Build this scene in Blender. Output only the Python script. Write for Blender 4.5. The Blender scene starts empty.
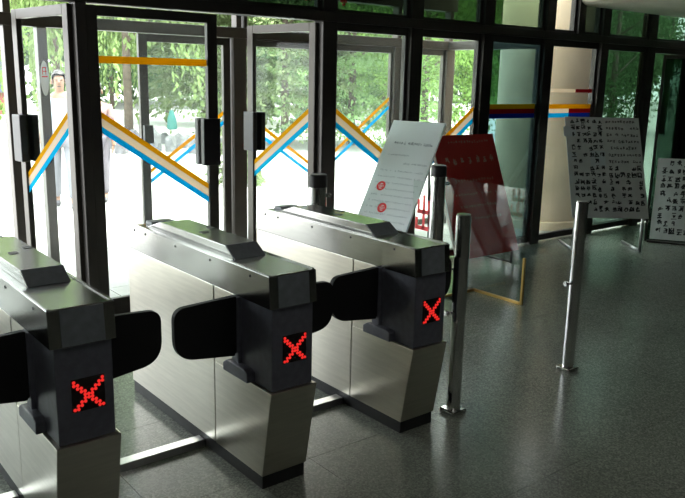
import bpy, bmesh, math, random
import numpy as np
from mathutils import Vector, Matrix

scene = bpy.context.scene
COL = scene.collection

# ------------------------------------------------------------------ camera
F_PX = 764.53
CAM = Vector((-1.8002, -2.5687, 1.8082))
YAW, PITCH, ROLL = 0.67698, -0.22004, 0.02216
_f = Vector((math.sin(YAW)*math.cos(PITCH), math.cos(YAW)*math.cos(PITCH), math.sin(PITCH)))
_r = Vector((math.cos(YAW), -math.sin(YAW), 0))
_u = _r.cross(_f)
_r2 = _r*math.cos(ROLL) + _u*math.sin(ROLL)
_u2 = -_r*math.sin(ROLL) + _u*math.cos(ROLL)
cam_data = bpy.data.cameras.new('camera')
cam_data.sensor_width = 36.0
cam_data.sensor_fit = 'HORIZONTAL'
cam_data.lens = F_PX/685.0*36.0
cam_data.clip_end = 500
cam = bpy.data.objects.new('camera', cam_data)
COL.objects.link(cam)
m = Matrix((_r2, _u2, -_f)).transposed().to_4x4()
m.translation = CAM
cam.matrix_world = m
scene.camera = cam

# ------------------------------------------------------------------ world, sun, exposure
world = bpy.data.worlds.new('world')
scene.world = world
world.use_nodes = True
bg = world.node_tree.nodes['Background']
bg.inputs['Color'].default_value = (0.93, 0.98, 1.0, 1)
bg.inputs['Strength'].default_value = 1.0

sun_d = bpy.data.lights.new('sun', 'SUN')
sun_d.energy = 1.8
sun_d.angle = math.radians(6)
sun_d.color = (1.0, 0.96, 0.88)
sun = bpy.data.objects.new('sun', sun_d)
COL.objects.link(sun)
sun.rotation_euler = Vector((-0.30, 0.32, -1.0)).to_track_quat('-Z', 'Y').to_euler()

scene.view_settings.view_transform = 'Standard'
scene.view_settings.look = 'None'
scene.view_settings.gamma = 1.0
scene.view_settings.use_curve_mapping = False
scene.view_settings.exposure = 3.2

# ------------------------------------------------------------------ helpers
def mat(name, color, rough=0.5, metal=0.0, noise=None, bump=None, spec=0.5, stretch=None, emit=None, coat=0.0):
    """Principled material; noise=(scale, amount) varies the colour, bump=(scale, strength) the relief."""
    M = bpy.data.materials.new(name)
    M.use_nodes = True
    nt = M.node_tree
    b = nt.nodes['Principled BSDF']
    b.inputs['Base Color'].default_value = (*color, 1)
    b.inputs['Roughness'].default_value = rough
    b.inputs['Metallic'].default_value = metal
    b.inputs['Specular IOR Level'].default_value = spec
    b.inputs['Coat Weight'].default_value = coat
    tc = mp = None
    if noise or bump:
        tc = nt.nodes.new('ShaderNodeTexCoord')
        mp = nt.nodes.new('ShaderNodeMapping')
        nt.links.new(tc.outputs['Object'], mp.inputs['Vector'])
        if stretch:
            mp.inputs['Scale'].default_value = stretch
    if noise:
        n = nt.nodes.new('ShaderNodeTexNoise')
        n.inputs['Scale'].default_value = noise[0]
        n.inputs['Detail'].default_value = 4
        nt.links.new(mp.outputs['Vector'], n.inputs['Vector'])
        r = nt.nodes.new('ShaderNodeValToRGB')
        a = noise[1]
        r.color_ramp.elements[0].position = 0.3
        r.color_ramp.elements[1].position = 0.7
        r.color_ramp.elements[0].color = (*[max(0, c*(1-a)) for c in color], 1)
        r.color_ramp.elements[1].color = (*[min(1, c*(1+a)) for c in color], 1)
        nt.links.new(n.outputs['Fac'], r.inputs['Fac'])
        nt.links.new(r.outputs['Color'], b.inputs['Base Color'])
    if bump:
        n2 = nt.nodes.new('ShaderNodeTexNoise')
        n2.inputs['Scale'].default_value = bump[0]
        nt.links.new(mp.outputs['Vector'], n2.inputs['Vector'])
        bp = nt.nodes.new('ShaderNodeBump')
        bp.inputs['Strength'].default_value = bump[1]
        bp.inputs['Distance'].default_value = 0.01
        nt.links.new(n2.outputs['Fac'], bp.inputs['Height'])
        nt.links.new(bp.outputs['Normal'], b.inputs['Normal'])
    if emit:
        b.inputs['Emission Color'].default_value = (*emit[0], 1)
        b.inputs['Emission Strength'].default_value = emit[1]
    return M

def glass(name, tint, refl=1.45, dust=0.0, graze=0.40):
    M = bpy.data.materials.new(name)
    M.use_nodes = True
    nt = M.node_tree
    nt.nodes.clear()
    out = nt.nodes.new('ShaderNodeOutputMaterial')
    t = nt.nodes.new('ShaderNodeBsdfTransparent')
    t.inputs['Color'].default_value = (*tint, 1)
    g = nt.nodes.new('ShaderNodeBsdfGlossy')
    g.inputs['Roughness'].default_value = 0.02
    lw = nt.nodes.new('ShaderNodeLayerWeight')      # Schlick reflectance, the same from both sides
    lw.inputs['Blend'].default_value = 0.5
    pw = nt.nodes.new('ShaderNodeMath'); pw.operation = 'POWER'; pw.inputs[1].default_value = 5.0
    ma = nt.nodes.new('ShaderNodeMath'); ma.operation = 'MULTIPLY_ADD'
    f0 = ((refl-1)/(refl+1))**2
    ma.inputs[1].default_value = graze; ma.inputs[2].default_value = f0
    mx = nt.nodes.new('ShaderNodeMixShader')
    nt.links.new(lw.outputs['Facing'], pw.inputs[0])
    nt.links.new(pw.outputs[0], ma.inputs[0])
    nt.links.new(ma.outputs[0], mx.inputs['Fac'])
    last = t.outputs['BSDF']
    if dust > 0:
        d = nt.nodes.new('ShaderNodeBsdfTranslucent')     # fine dust lit from the far side
        d.inputs['Color'].default_value = (0.8, 0.82, 0.8, 1)
        m2 = nt.nodes.new('ShaderNodeMixShader')
        m2.inputs['Fac'].default_value = dust
        nt.links.new(last, m2.inputs[1])
        nt.links.new(d.outputs['BSDF'], m2.inputs[2])
        last = m2.outputs['Shader']
    nt.links.new(last, mx.inputs[1])
    nt.links.new(g.outputs['BSDF'], mx.inputs[2])
    nt.links.new(mx.outputs['Shader'], out.inputs['Surface'])
    return M

def translucent(name, color, frac=0.6, noise=0.0, scale=3.0):
    M = bpy.data.materials.new(name)
    M.use_nodes = True
    nt = M.node_tree
    nt.nodes.clear()
    out = nt.nodes.new('ShaderNodeOutputMaterial')
    d = nt.nodes.new('ShaderNodeBsdfDiffuse')
    t = nt.nodes.new('ShaderNodeBsdfTranslucent')
    mx = nt.nodes.new('ShaderNodeMixShader')
    mx.inputs['Fac'].default_value = frac
    d.inputs['Color'].default_value = (*color, 1)
    t.inputs['Color'].default_value = (*color, 1)
    if noise:
        tc = nt.nodes.new('ShaderNodeTexCoord')
        n = nt.nodes.new('ShaderNodeTexNoise')
        n.inputs['Scale'].default_value = scale
        n.inputs['Detail'].default_value = 3
        r = nt.nodes.new('ShaderNodeValToRGB')
        r.color_ramp.elements[0].position = 0.35
        r.color_ramp.elements[1].position = 0.65
        r.color_ramp.elements[0].color = (*[c*(1-noise) for c in color], 1)
        r.color_ramp.elements[1].color = (*[min(1, c*(1+noise)) for c in color], 1)
        nt.links.new(tc.outputs['Object'], n.inputs['Vector'])
        nt.links.new(n.outputs['Fac'], r.inputs['Fac'])
        nt.links.new(r.outputs['Color'], d.inputs['Color'])
        nt.links.new(r.outputs['Color'], t.inputs['Color'])
    nt.links.new(d.outputs['BSDF'], mx.inputs[1])
    nt.links.new(t.outputs['BSDF'], mx.inputs[2])
    nt.links.new(mx.outputs['Shader'], out.inputs['Surface'])
    return M

def link(name, me, material, parent=None, smooth=False):
    o = bpy.data.objects.new(name, me)
    if material is not None and not me.materials:
        me.materials.append(material)
    COL.objects.link(o)
    if parent is not None:
        o.parent = parent
    if smooth:
        for p in me.polygons:
            p.use_smooth = True
    return o

def from_bm(name, bm, material, parent=None, smooth=False):
    bmesh.ops.recalc_face_normals(bm, faces=bm.faces)
    me = bpy.data.meshes.new(name)
    bm.to_mesh(me)
    bm.free()
    return link(name, me, material, parent, smooth)

def bm_box(bm, x0, x1, y0, y1, z0, z1):
    v = [bm.verts.new(c) for c in ((x0,y0,z0),(x1,y0,z0),(x1,y1,z0),(x0,y1,z0),(x0,y0,z1),(x1,y0,z1),(x1,y1,z1),(x0,y1,z1))]
    for f in ((0,3,2,1),(4,5,6,7),(0,1,5,4),(1,2,6,5),(2,3,7,6),(3,0,4,7)):
        bm.faces.new([v[i] for i in f])

def bevel_all(bm, w, seg=2):
    bmesh.ops.bevel(bm, geom=list(bm.edges), offset=w, segments=seg, profile=0.5, affect='EDGES')

def box(name, material, x0, x1, y0, y1, z0, z1, parent=None, bevel=0.0):
    bm = bmesh.new()
    bm_box(bm, x0, x1, y0, y1, z0, z1)
    if bevel:
        bevel_all(bm, bevel)
    return from_bm(name, bm, material, parent)

def bm_prism(bm, pts, d0, d1, axis):
    """pts: 2-D outline; axis 'x': pts are (y,z); 'y': (x,z); 'z': (x,y)."""
    def mk(a, b, d):
        return {'x': (d, a, b), 'y': (a, d, b), 'z': (a, b, d)}[axis]
    lo = [bm.verts.new(mk(a, b, d0)) for a, b in pts]
    hi = [bm.verts.new(mk(a, b, d1)) for a, b in pts]
    bm.faces.new(lo)
    bm.faces.new(hi[::-1])
    n = len(pts)
    for i in range(n):
        bm.faces.new((lo[i], lo[(i+1) % n], hi[(i+1) % n], hi[i]))

def prism(name, material, pts, d0, d1, axis, parent=None, bevel=0.0, smooth=False):
    bm = bmesh.new()
    bm_prism(bm, pts, d0, d1, axis)
    if bevel:
        bevel_all(bm, bevel)
    return from_bm(name, bm, material, parent, smooth)

def bm_tube(bm, p0, p1, r0, r1=None, n=20, caps=True):
    r1 = r0 if r1 is None else r1
    p0, p1 = Vector(p0), Vector(p1)
    d = (p1-p0).normalized()
    a = d.orthogonal().normalized()
    b = d.cross(a)
    A, B = [], []
    for i in range(n):
        t = 2*math.pi*i/n
        q = a*math.cos(t) + b*math.sin(t)
        A.append(bm.verts.new(p0+q*r0))
        B.append(bm.verts.new(p1+q*r1))
    for i in range(n):
        f = bm.faces.new((A[i], A[(i+1) % n], B[(i+1) % n], B[i]))
        f.smooth = True
    if caps:
        bm.faces.new(A[::-1])
        bm.faces.new(B)

def tube(name, material, p0, p1, r0, r1=None, parent=None, n=20):
    bm = bmesh.new()
    bm_tube(bm, p0, p1, r0, r1, n)
    return from_bm(name, bm, material, parent)

def lathe(name, material, prof, parent=None, n=28):
    bm = bmesh.new()
    rings = []
    for r, z in prof:
        rings.append([bm.verts.new((max(r, 1e-4)*math.cos(2*math.pi*i/n), max(r, 1e-4)*math.sin(2*math.pi*i/n), z)) for i in range(n)])
    for a, b in zip(rings, rings[1:]):
        for i in range(n):
            bm.faces.new((a[i], a[(i+1) % n], b[(i+1) % n], b[i]))
    bm.faces.new(rings[0][::-1])
    bm.faces.new(rings[-1])
    o = from_bm(name, bm, material, parent)
    return o

def empty(name, loc=(0,0,0), rz=0.0, parent=None):
    o = bpy.data.objects.new(name, None)
    o.empty_display_size = 0.1
    COL.objects.link(o)
    o.location = loc
    o.rotation_euler = (0, 0, rz)
    if parent is not None:
        o.parent = parent
    return o

def tag(o, label=None, cat=None, group=None, kind=None):
    if label: o['label'] = label
    if cat: o['category'] = cat
    if group: o['group'] = group
    if kind: o['kind'] = kind
    return o

def struct(o, label=None):
    o['kind'] = 'structure'
    if label: o['label'] = label
    return o

def copy_tree(o, parent=None):
    c = o.copy()
    COL.objects.link(c)
    c.parent = parent
    for ch in list(o.children):
        copy_tree(ch, c)
    return c

def quad_mesh(name, material, V, parent=None):
    """V: (n,4,3) array of quads in one mesh."""
    V = np.asarray(V, dtype=np.float64)
    n = len(V)
    me = bpy.data.meshes.new(name)
    me.vertices.add(n*4)
    me.loops.add(n*4)
    me.polygons.add(n)
    me.vertices.foreach_set('co', V.reshape(-1))
    me.loops.foreach_set('vertex_index', np.arange(n*4, dtype=np.int32))
    me.polygons.foreach_set('loop_start', np.arange(0, n*4, 4, dtype=np.int32))
    me.polygons.foreach_set('loop_total', np.full(n, 4, dtype=np.int32))
    me.update()
    me.validate()
    return link(name, me, material, parent)

def ray(px, py):
    return _f + _r2*((px-342.5)/F_PX) - _u2*((py-249)/F_PX)
def at_y(px, py, Y):
    d = ray(px, py)
    return CAM + d*((Y-CAM.y)/d.y)
def at_z(px, py, z=0.0):
    d = ray(px, py)
    return CAM + d*((z-CAM.z)/d.z)

# ------------------------------------------------------------------ materials
M_STEEL = mat('brushed_steel', (0.60, 0.57, 0.50), 0.30, 1.0, noise=(5, 0.07), bump=(55, 0.008), stretch=(1, 1, 14))
M_LID = mat('polished_steel', (0.34, 0.34, 0.325), 0.16, 1.0, noise=(8, 0.05), bump=(30, 0.015), stretch=(12, 1, 12))
M_CHROME = mat('chrome', (0.66, 0.66, 0.66), 0.13, 1.0)
M_PLASTIC = mat('dark_blue_grey_plastic', (0.10, 0.105, 0.13), 0.42, 0.0, noise=(30, 0.15))
M_ENDPLATE = mat('slate_end_plate', (0.17, 0.19, 0.21), 0.40, 0.1, noise=(25, 0.15))
M_RUBBER = mat('black_rubber', (0.008, 0.008, 0.009), 0.6, 0.0, spec=0.3)
M_BLACK = mat('black_plastic', (0.010, 0.010, 0.011), 0.45)
M_PLINTH = mat('black_plinth', (0.015, 0.015, 0.016), 0.5, noise=(20, 0.3))
M_FRAME = mat('dark_bronze_aluminium', (0.045, 0.040, 0.036), 0.42, 0.35, noise=(5, 0.12))
M_LEAF = mat('grey_bronze_aluminium', (0.052, 0.045, 0.036), 0.42, 0.4, noise=(5, 0.10))
M_LED = mat('red_led', (0.6, 0.02, 0.01), 0.4, emit=((1.0, 0.03, 0.025), 0.085))
M_LEDPANEL = mat('led_window', (0.012, 0.006, 0.006), 0.25)
M_BRASS = mat('brass', (0.55, 0.36, 0.12), 0.3, 1.0)
M_RED = mat('red_board', (0.52, 0.018, 0.018), 0.38, noise=(2, 0.15))
M_REDINK = mat('red_ink', (0.85, 0.03, 0.035), 0.5)
M_GOLDINK = mat('pale_gold_ink', (0.50, 0.36, 0.28), 0.5)
M_PAPER = translucent('white_paper', (0.90, 0.95, 0.96), 0.45)
M_PAPER2 = mat('grey_white_paper', (0.68, 0.70, 0.69), 0.75, noise=(5, 0.12))
M_INK = mat('black_ink', (0.02, 0.02, 0.025), 0.6)
M_PALEINK = mat('grey_ink', (0.32, 0.36, 0.40), 0.6)
M_ALU = mat('bare_aluminium', (0.5, 0.5, 0.5), 0.35, 0.9)
M_CHANNEL = mat('worn_aluminium', (0.72, 0.72, 0.72), 0.28, 1.0)
M_CEIL = mat('pale_ceiling_paint', (0.88, 0.82, 0.70), 0.8, noise=(1.5, 0.04))
M_CEIL2 = mat('dim_ceiling_paint', (0.16, 0.15, 0.14), 0.8, noise=(1.5, 0.04))  # darker copy of the ceiling paint; the hall's dimness is put into its colour
M_WALL = mat('dim_wall_paint', (0.10, 0.095, 0.09), 0.8, noise=(1, 0.05))
M_COLUMN = mat('column_render', (0.82, 0.64, 0.44), 0.75, noise=(2.2, 0.14), bump=(60, 0.1))
M_PAVE = mat('pale_paving', (0.40, 0.40, 0.385), 0.8, noise=(3, 0.08))
M_GROUT = mat('paving_joint', (0.42, 0.42, 0.40), 0.9)
M_GLASS = glass('clear_glass', (0.94, 0.97, 0.95), 1.40, 0.014)
M_GLASS_OPEN = glass('clean_door_glass', (0.94, 0.97, 0.95), 1.22, 0.0, 0.04)
M_GLASS_DARK = glass('dark_tinted_glass', (0.26, 0.33, 0.29), 1.42)
M_GLASS_MID = glass('blue_tinted_glass', (0.30, 0.41, 0.42), 1.42)
M_GLASS_FREE = glass('clear_barrier_glass', (0.93, 0.96, 0.95), 1.5, 0.004)
T_YELLOW = translucent('yellow_tape', (0.70, 0.42, 0.014), 0.65)
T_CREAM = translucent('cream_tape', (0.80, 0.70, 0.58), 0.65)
T_BLUE = translucent('blue_tape', (0.014, 0.50, 0.75), 0.65)
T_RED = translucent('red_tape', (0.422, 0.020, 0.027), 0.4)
T_DBLUE = translucent('deep_blue_tape', (0.014, 0.068, 0.422), 0.5)

# terrazzo floor tile
def terrazzo(name):
    M = bpy.data.materials.new(name)
    M.use_nodes = True
    nt = M.node_tree
    b = nt.nodes['Principled BSDF']
    g = nt.nodes.new('ShaderNodeNewGeometry')
    v = nt.nodes.new('ShaderNodeTexVoronoi')
    v.inputs['Scale'].default_value = 130
    n = nt.nodes.new('ShaderNodeTexNoise')
    n.inputs['Scale'].default_value = 0.9
    n.inputs['Detail'].default_value = 5
    nt.links.new(g.outputs['Position'], v.inputs['Vector'])
    nt.links.new(g.outputs['Position'], n.inputs['Vector'])
    r = nt.nodes.new('ShaderNodeValToRGB')
    e = r.color_ramp.elements
    e[0].position = 0.0; e[0].color = (0.130, 0.146, 0.122, 1)
    e[1].position = 1.0; e[1].color = (0.295, 0.320, 0.270, 1)
    x = r.color_ramp.elements.new(0.55); x.color = (0.195, 0.216, 0.184, 1)
    sep = nt.nodes.new('ShaderNodeSeparateColor')
    nt.links.new(v.outputs['Color'], sep.inputs['Color'])
    nt.links.new(sep.outputs['Red'], r.inputs['Fac'])
    mx = nt.nodes.new('ShaderNodeMix')
    mx.data_type = 'RGBA'
    mx.blend_type = 'MULTIPLY'
    mx.inputs['Factor'].default_value = 0.5
    r2 = nt.nodes.new('ShaderNodeValToRGB')
    r2.color_ramp.elements[0].position = 0.35; r2.color_ramp.elements[0].color = (0.7, 0.7, 0.7, 1)
    r2.color_ramp.elements[1].position = 0.65; r2.color_ramp.elements[1].color = (1, 1, 1, 1)
    nt.links.new(n.outputs['Fac'], r2.inputs['Fac'])
    nt.links.new(r.outputs['Color'], mx.inputs['A'])
    nt.links.new(r2.outputs['Color'], mx.inputs['B'])
    nt.links.new(mx.outputs['Result'], b.inputs['Base Color'])
    b.inputs['Roughness'].default_value = 0.20
    b.inputs['Specular IOR Level'].default_value = 0.4
    return M
M_TERRAZZO = terrazzo('terrazzo')
M_JOINT = mat('floor_joint', (0.13, 0.138, 0.128), 0.6)

# ------------------------------------------------------------------ room shell
WY = 2.80                       # inner glazed wall
OY = 4.25                       # outer glazed wall of the vestibule
RX0, RX1, RY0 = -5.0, 12.0, -7.0
floor = struct(box('floor', M_JOINT, RX0, RX1, RY0, WY+0.07, -0.20, -0.0025), 'speckled grey terrazzo floor laid in large square tiles')
TS = 0.80
tile_me = None
tx0, ty0 = -0.573, 0.97
for i in range(-4, 15):
    for j in range(-5, 3):
        x0, y0 = tx0 + i*TS, ty0 + j*TS
        if y0 + TS > 2.88 or x0 < RX0 or x0+TS > RX1:
            continue
        if tile_me is None:
            bm = bmesh.new()
            bm_box(bm, 0.001, TS-0.001, 0.001, TS-0.001, -0.006, 0.0)
            t = from_bm('floor_tile', bm, M_TERRAZZO, floor)
            tile_me = t.data
        else:
            t = link('floor_tile', tile_me, None, floor)
        t.location = (x0, y0, 0)
for (a0, a1, b0, b1) in ((RX0, RX1, RY0, ty0-5*TS), (RX0, tx0-4*TS, ty0-5*TS, WY+.07), (tx0+15*TS, RX1, ty0-5*TS, WY+.07), (tx0-4*TS, tx0+15*TS, ty0+2*TS, WY+.07)):
    if a1-a0 > 0.01 and b1-b0 > 0.01:
        box('floor_screed', M_TERRAZZO, a0, a1, b0, b1, -0.006, 0.0, floor)

struct(box('wall_back', M_WALL, RX0-0.2, RX1+0.2, RY0-0.2, RY0, 0, 3.6))
struct(box('wall_front', M_WALL, RX0, -3.08, WY-0.1, WY+0.1, 0, 3.4))
struct(box('wall_left', M_WALL, RX0-0.2, RX0, RY0, WY+0.1, 0, 3.6))
struct(box('wall_right', M_WALL, RX1, RX1+0.2, RY0, WY+0.1, 0, 3.6))
struct(box('ceiling', M_CEIL2, RX0-0.2, RX1+0.2, RY0-0.2, WY+0.12, 3.4, 3.6))
prof = [(5.78, 2.74), (5.80, 2.69), (5.86, 2.662), (5.95, 2.655), (RX1, 2.655), (RX1, 3.4), (5.78, 3.4)]
struct(prism('ceiling', M_CEIL, prof, -3.0, WY-0.06, 'y'), 'lower pale ceiling soffit with rounded edge')

# fill lamps added out of view behind the camera to brighten near faces
M_DIFF = mat('fill_lamp_diffuser', (0.9, 0.9, 0.88), 0.5, emit=((1.0, 0.97, 0.9), 0.6))
M_FILLBODY = mat('fill_lamp_body', (0.6, 0.6, 0.6), 0.5)
FILL_W = 0.35
for k, (x, y, lab) in enumerate(((-2.6, -1.2, 'added fill lamp nearest the left turnstile'), (1.0, -1.6, 'added fill lamp before the right turnstile'), (-2.6, -4.6, 'added fill lamp deep in the hall on the left'), (1.0, -4.6, 'added fill lamp deep in the hall on the right'))):
    lm = empty('fill_lamp', (x, y, 3.4))
    box('fill_lamp_body', M_FILLBODY, -0.65, 0.65, -0.16, 0.16, -0.06, 0.0, lm, 0.005)
    box('diffuser', M_DIFF, -0.60, 0.60, -0.12, 0.12, -0.072, -0.0605, lm)
    ld = bpy.data.lights.new('fill_light', 'AREA')
    ld.shape = 'RECTANGLE'; ld.size = 1.2; ld.size_y = 0.24; ld.energy = FILL_W; ld.color = (1.0, 0.97, 0.92)
    lo = bpy.data.objects.new('fill_light', ld); COL.objects.link(lo); lo.parent = lm; lo.location = (0, 0, -0.08)
    tag(lm, lab, 'lamp', 'added fill lamps')

# beam and mullions of the inner wall
BZ0, BZ1 = 2.27, 2.35
n_trim = [0]
def trim(x0, x1, y0, y1, z0, z1, m=M_FRAME, bev=0.006):
    n_trim[0] += 1
    return struct(box('trim_%d' % n_trim[0], m, x0, x1, y0, y1, z0, z1, None, bev))
trim(RX0, RX1, WY-0.07, WY+0.07, BZ0, BZ1)
trim(RX0, RX1, WY-0.07, WY+0.07, 3.10, 3.40)
MUL = [-3.0, -1.93, 0.195, 2.28, 3.295, 4.29, 5.28, 6.33, 7.36, 8.4, 9.4, 10.4, 11.4]
HW = 0.075
for x in MUL:
    trim(x-HW, (x+HW if x != 0.195 else 0.198), WY-0.065, WY+0.065, 0.0, BZ0)
    trim(x-HW, x+HW, WY-0.065, WY+0.065, BZ1, 3.10)
# one more short post beside the small lit opening above the beam
trim(5.78, 5.90, WY-0.065, WY+0.065, BZ1, 3.10)

n_win = [0]
def pane_window(x0, x1, z0, z1, y, m_glass, st=0.035, top=0.07, bot=0.07, th=0.05, label=None, m=M_FRAME):
    n_win[0] += 1
    w = struct(empty('window_%d' % n_win[0], ((x0+x1)/2, y, z0)), label)
    hx = (x1-x0)/2
    h = z1-z0
    box('stile', m, -hx, -hx+st, -th/2, th/2, 0, h, w, 0.003)
    box('stile', m, hx-st, hx, -th/2, th/2, 0, h, w, 0.003)
    box('top_rail', m, -hx+st, hx-st, -th/2, th/2, h-top, h, w, 0.003)
    box('bottom_rail', m, -hx+st, hx-st, -th/2, th/2, 0, bot, w, 0.003)
    g = box('glass_pane', m_glass, -hx+st, hx-st, -0.004, 0.004, bot, h-top, w)
    return w, g

def tape(pane, m, pts, y0, y1):
    """stripe on a pane: pts = four (x,z) corners in the pane's own frame"""
    return prism('tape_stripe', m, pts, y0, y1, 'y', pane)

def tape_band(pane, ox, oz, xa, xb, za, zb, cols, frac, total, y=-0.0065):
    """parallel stripes from (xa,za) to (xb,zb) = upper edge; total = vertical depth of the band"""
    acc = 0
    for c, f in zip(cols, frac):
        z0, z1 = acc*total, (acc+f)*total
        acc += f
        if c is None:
            continue
        tape(pane, c, [(xa-ox, za-z0-oz), (xb-ox, zb-z0-oz), (xb-ox, zb-z1-oz), (xa-ox, za-z1-oz)], y, y+0.0015)

THREE = (T_YELLOW, T_CREAM, T_BLUE)
FR = (0.29, 0.40, 0.31)

def fixed(a, b, gl, label):
    x0, x1 = a+HW, b-HW
    w, g = pane_window(x0, x1, 0.02, BZ0, WY, gl, label=label)
    return w, g, (x0+x1)/2
# lower windows right of the door
w, g, ox = fixed(2.28, 3.295, M_GLASS, 'tall window with a falling yellow, cream and blue tape band')
tape_band(g, ox, 0.02, 2.39, 3.185, 1.553, 1.015, THREE, FR, 0.165)
w, g, ox = fixed(3.295, 4.29, M_GLASS, 'tall window with a tape band rising to the right behind the red board')
tape_band(g, ox, 0.02, 3.405, 4.18, 1.00, 1.553, THREE, FR, 0.165)
w, g, ox = fixed(4.29, 5.28, M_GLASS_MID, 'bluish window with level yellow, red and blue tape in front of the column')
tape_band(g, ox, 0.02, 4.40, 5.17, 1.575, 1.575, (T_YELLOW, T_RED, T_DBLUE), (.34, .33, .33), 0.148)
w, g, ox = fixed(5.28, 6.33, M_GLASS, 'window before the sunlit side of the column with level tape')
tape_band(g, ox, 0.02, 5.39, 5.80, 1.572, 1.572, THREE, (.34, .33, .33), 0.150)  # backlight put into the colour: one band, pale before the bright column
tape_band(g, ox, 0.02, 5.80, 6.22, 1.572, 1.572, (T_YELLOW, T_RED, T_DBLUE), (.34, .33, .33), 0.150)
tape_band(g, ox, 0.02, 5.39, 5.90, 1.742, 1.742, (T_CREAM,), (1,), 0.040)  # likewise one red stripe, its brightly backlit stretch coloured cream
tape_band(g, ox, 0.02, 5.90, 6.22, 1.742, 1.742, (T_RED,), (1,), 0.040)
fixed(6.33, 7.36, M_GLASS_DARK, 'dark window behind the handwritten sheet on a stand')
fixed(7.36, 8.4, M_GLASS_DARK, 'dark window behind the handwritten poster at the right edge')
for a, b in zip(MUL[9:-1], MUL[10:]):
    fixed(a, b, M_GLASS_DARK, None)
fixed(-3.0, -1.93, M_GLASS, None)
# transom lights above the beam
top_panes = []
xs = MUL[:7] + [5.84] + MUL[7:]
for a, b in zip(xs, xs[1:]):
    if a == 5.28:
        wa, ga = pane_window(a+HW, 5.78, BZ1, 3.10, WY, M_GLASS, bot=0.03, top=0.03)
    else:
        wa, ga = pane_window(a+HW, b-HW, BZ1, 3.10, WY, M_GLASS_DARK, bot=0.03, top=0.03)
    top_panes.append(ga)

# ------------------------------------------------------------------ doors
n_door = [0]
def door_leaf(hx, hy, width, ang, sgn, m=M_LEAF, z0=0.02, z1=BZ0-0.01, label=None, glassm=M_GLASS, handle=(0.155, 1.12, 1.48), st=0.085, bot=0.14):
    """leaf hinged at (hx,hy); runs along +x (sgn=1) or -x (sgn=-1), swung out by ang"""
    n_door[0] += 1
    d = struct(empty('door_%d' % n_door[0], (hx, hy, 0), ang), label)
    th = 0.045
    def b(name, a0, a1, zz0, zz1, mm, y0=-th/2, y1=th/2, bev=0.004):
        p0, p1 = sorted((sgn*a0, sgn*a1))
        return box(name, mm, p0, p1, y0, y1, zz0, zz1, d, bev)
    b('stile', 0.005, st, z0, z1, m)
    b('stile', width-st, width, z0, z1, m)
    b('top_rail', st, width-st, z1-0.07, z1, m)
    b('bottom_rail', st, width-st, z0, z0+bot, m)
    g = b('glass_pane', st, width-st, z0+bot, z1-0.07, glassm, -0.004, 0.004, 0)
    if handle:
        hb = b('handle', width-handle[0], width-0.01, handle[1], handle[2], M_BLACK, -0.075, -th/2, 0.006)
        hb2 = b('handle', width-handle[0], width-0.01, handle[1], handle[2], M_BLACK, th/2, 0.075, 0.006)
    return d, g
# closed leaf between the middle and right turnstile lanes
d1, g = door_leaf(0.200, WY, 1.020, 0, 1, M_FRAME, label='closed glass door leaf with falling tricolour band and a level yellow tape')
tape_band(g, 0, 0, 0.085, 0.934, 1.540, 0.970, THREE, FR, 0.150)
tape(g, T_YELLOW, [(0.085, 1.923), (0.934, 1.923), (0.934, 1.873), (0.085, 1.873)], -0.0065, -0.005)
# open leaf hinged at the second mullion
d2, g = door_leaf(2.195, WY, 0.945, -math.radians(84), -1, M_LEAF, glassm=M_GLASS_OPEN, label='open glass door leaf swung outward beside the third turnstile')
tape_band(g, 0, 0, -0.86, -0.085, 1.03, 1.553, THREE, FR, 0.158)
# open leaf hinged at the first mullion
d3, g = door_leaf(0.11, WY, 0.945, -math.radians(84), -1, M_LEAF, glassm=M_GLASS_OPEN, label='open glass door leaf swung outward in front of the walking man')
tape_band(g, 0, 0, -0.86, -0.085, 1.03, 1.553, THREE, FR, 0.158)
# closed leaf at the far left, outside the frame
door_leaf(-1.85, WY, 0.945, 0, 1, M_FRAME, label='closed glass door leaf at the left edge')

# outer wall of the vestibule
OH0, OH1 = 2.17, 2.27
trim(-4.0, 5.36, OY-0.06, OY+0.06, OH0, OH1, M_LEAF)
trim(-4.0, 5.36, OY-0.06, OY+0.06, 2.62, 2.80, M_LEAF)
for x, hw in ((-1.93, .07), (0.09, .04), (2.27, .07), (3.29, .07), (4.42, .07), (5.28, .07)):
    trim(x-hw, x+hw, OY-0.06, OY+0.06, 0, OH0, M_LEAF)
    trim(x-0.03, x+0.03, OY-0.05, OY+0.05, OH1, 2.62, M_LEAF)
trim(2.33, 2.37, OY-0.05, OY+0.05, OH1, 2.62, M_LEAF)
# side of the vestibule
trim(5.22, 5.34, WY+0.07, OY-0.06, OH0, OH1, M_LEAF)
# closed outer leaf with its own tape, an open one beside it
d5, g = door_leaf(2.19, OY, 0.965, 0, -1, M_LEAF, z1=OH0-0.005, handle=(0.10, 1.17, 1.34), label='outer glass door leaf with thin yellow and blue tape')
THIN = (T_YELLOW, None, T_BLUE)
FT = (0.30, 0.40, 0.30)
tape_band(g, 0, 0, -0.88, -0.085, 0.92, 1.46, THIN, FT, 0.135)
jamb = trim(0.32, 0.40, OY-0.05, OY+0.05, 0, OH0, M_LEAF)
w, g = pane_window(2.34, 3.22, 0.02, OH0, OY, M_GLASS, st=0.03, label='outer window with falling yellow and blue tape', m=M_LEAF)
tape_band(g, 2.78, 0.02, 2.37, 3.19, 1.445, 0.895, THIN, FT, 0.14)
w, g = pane_window(3.36, 4.35, 0.02, OH0, OY, M_GLASS, st=0.03, label='outer window with rising yellow and blue tape', m=M_LEAF)
tape_band(g, 3.855, 0.02, 3.39, 4.32, 0.92, 1.60, THIN, FT, 0.14)
pane_window(4.49, 5.21, 0.02, OH0, OY, M_GLASS, st=0.03, label='narrow outer window beside the vestibule corner', m=M_LEAF)
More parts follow.
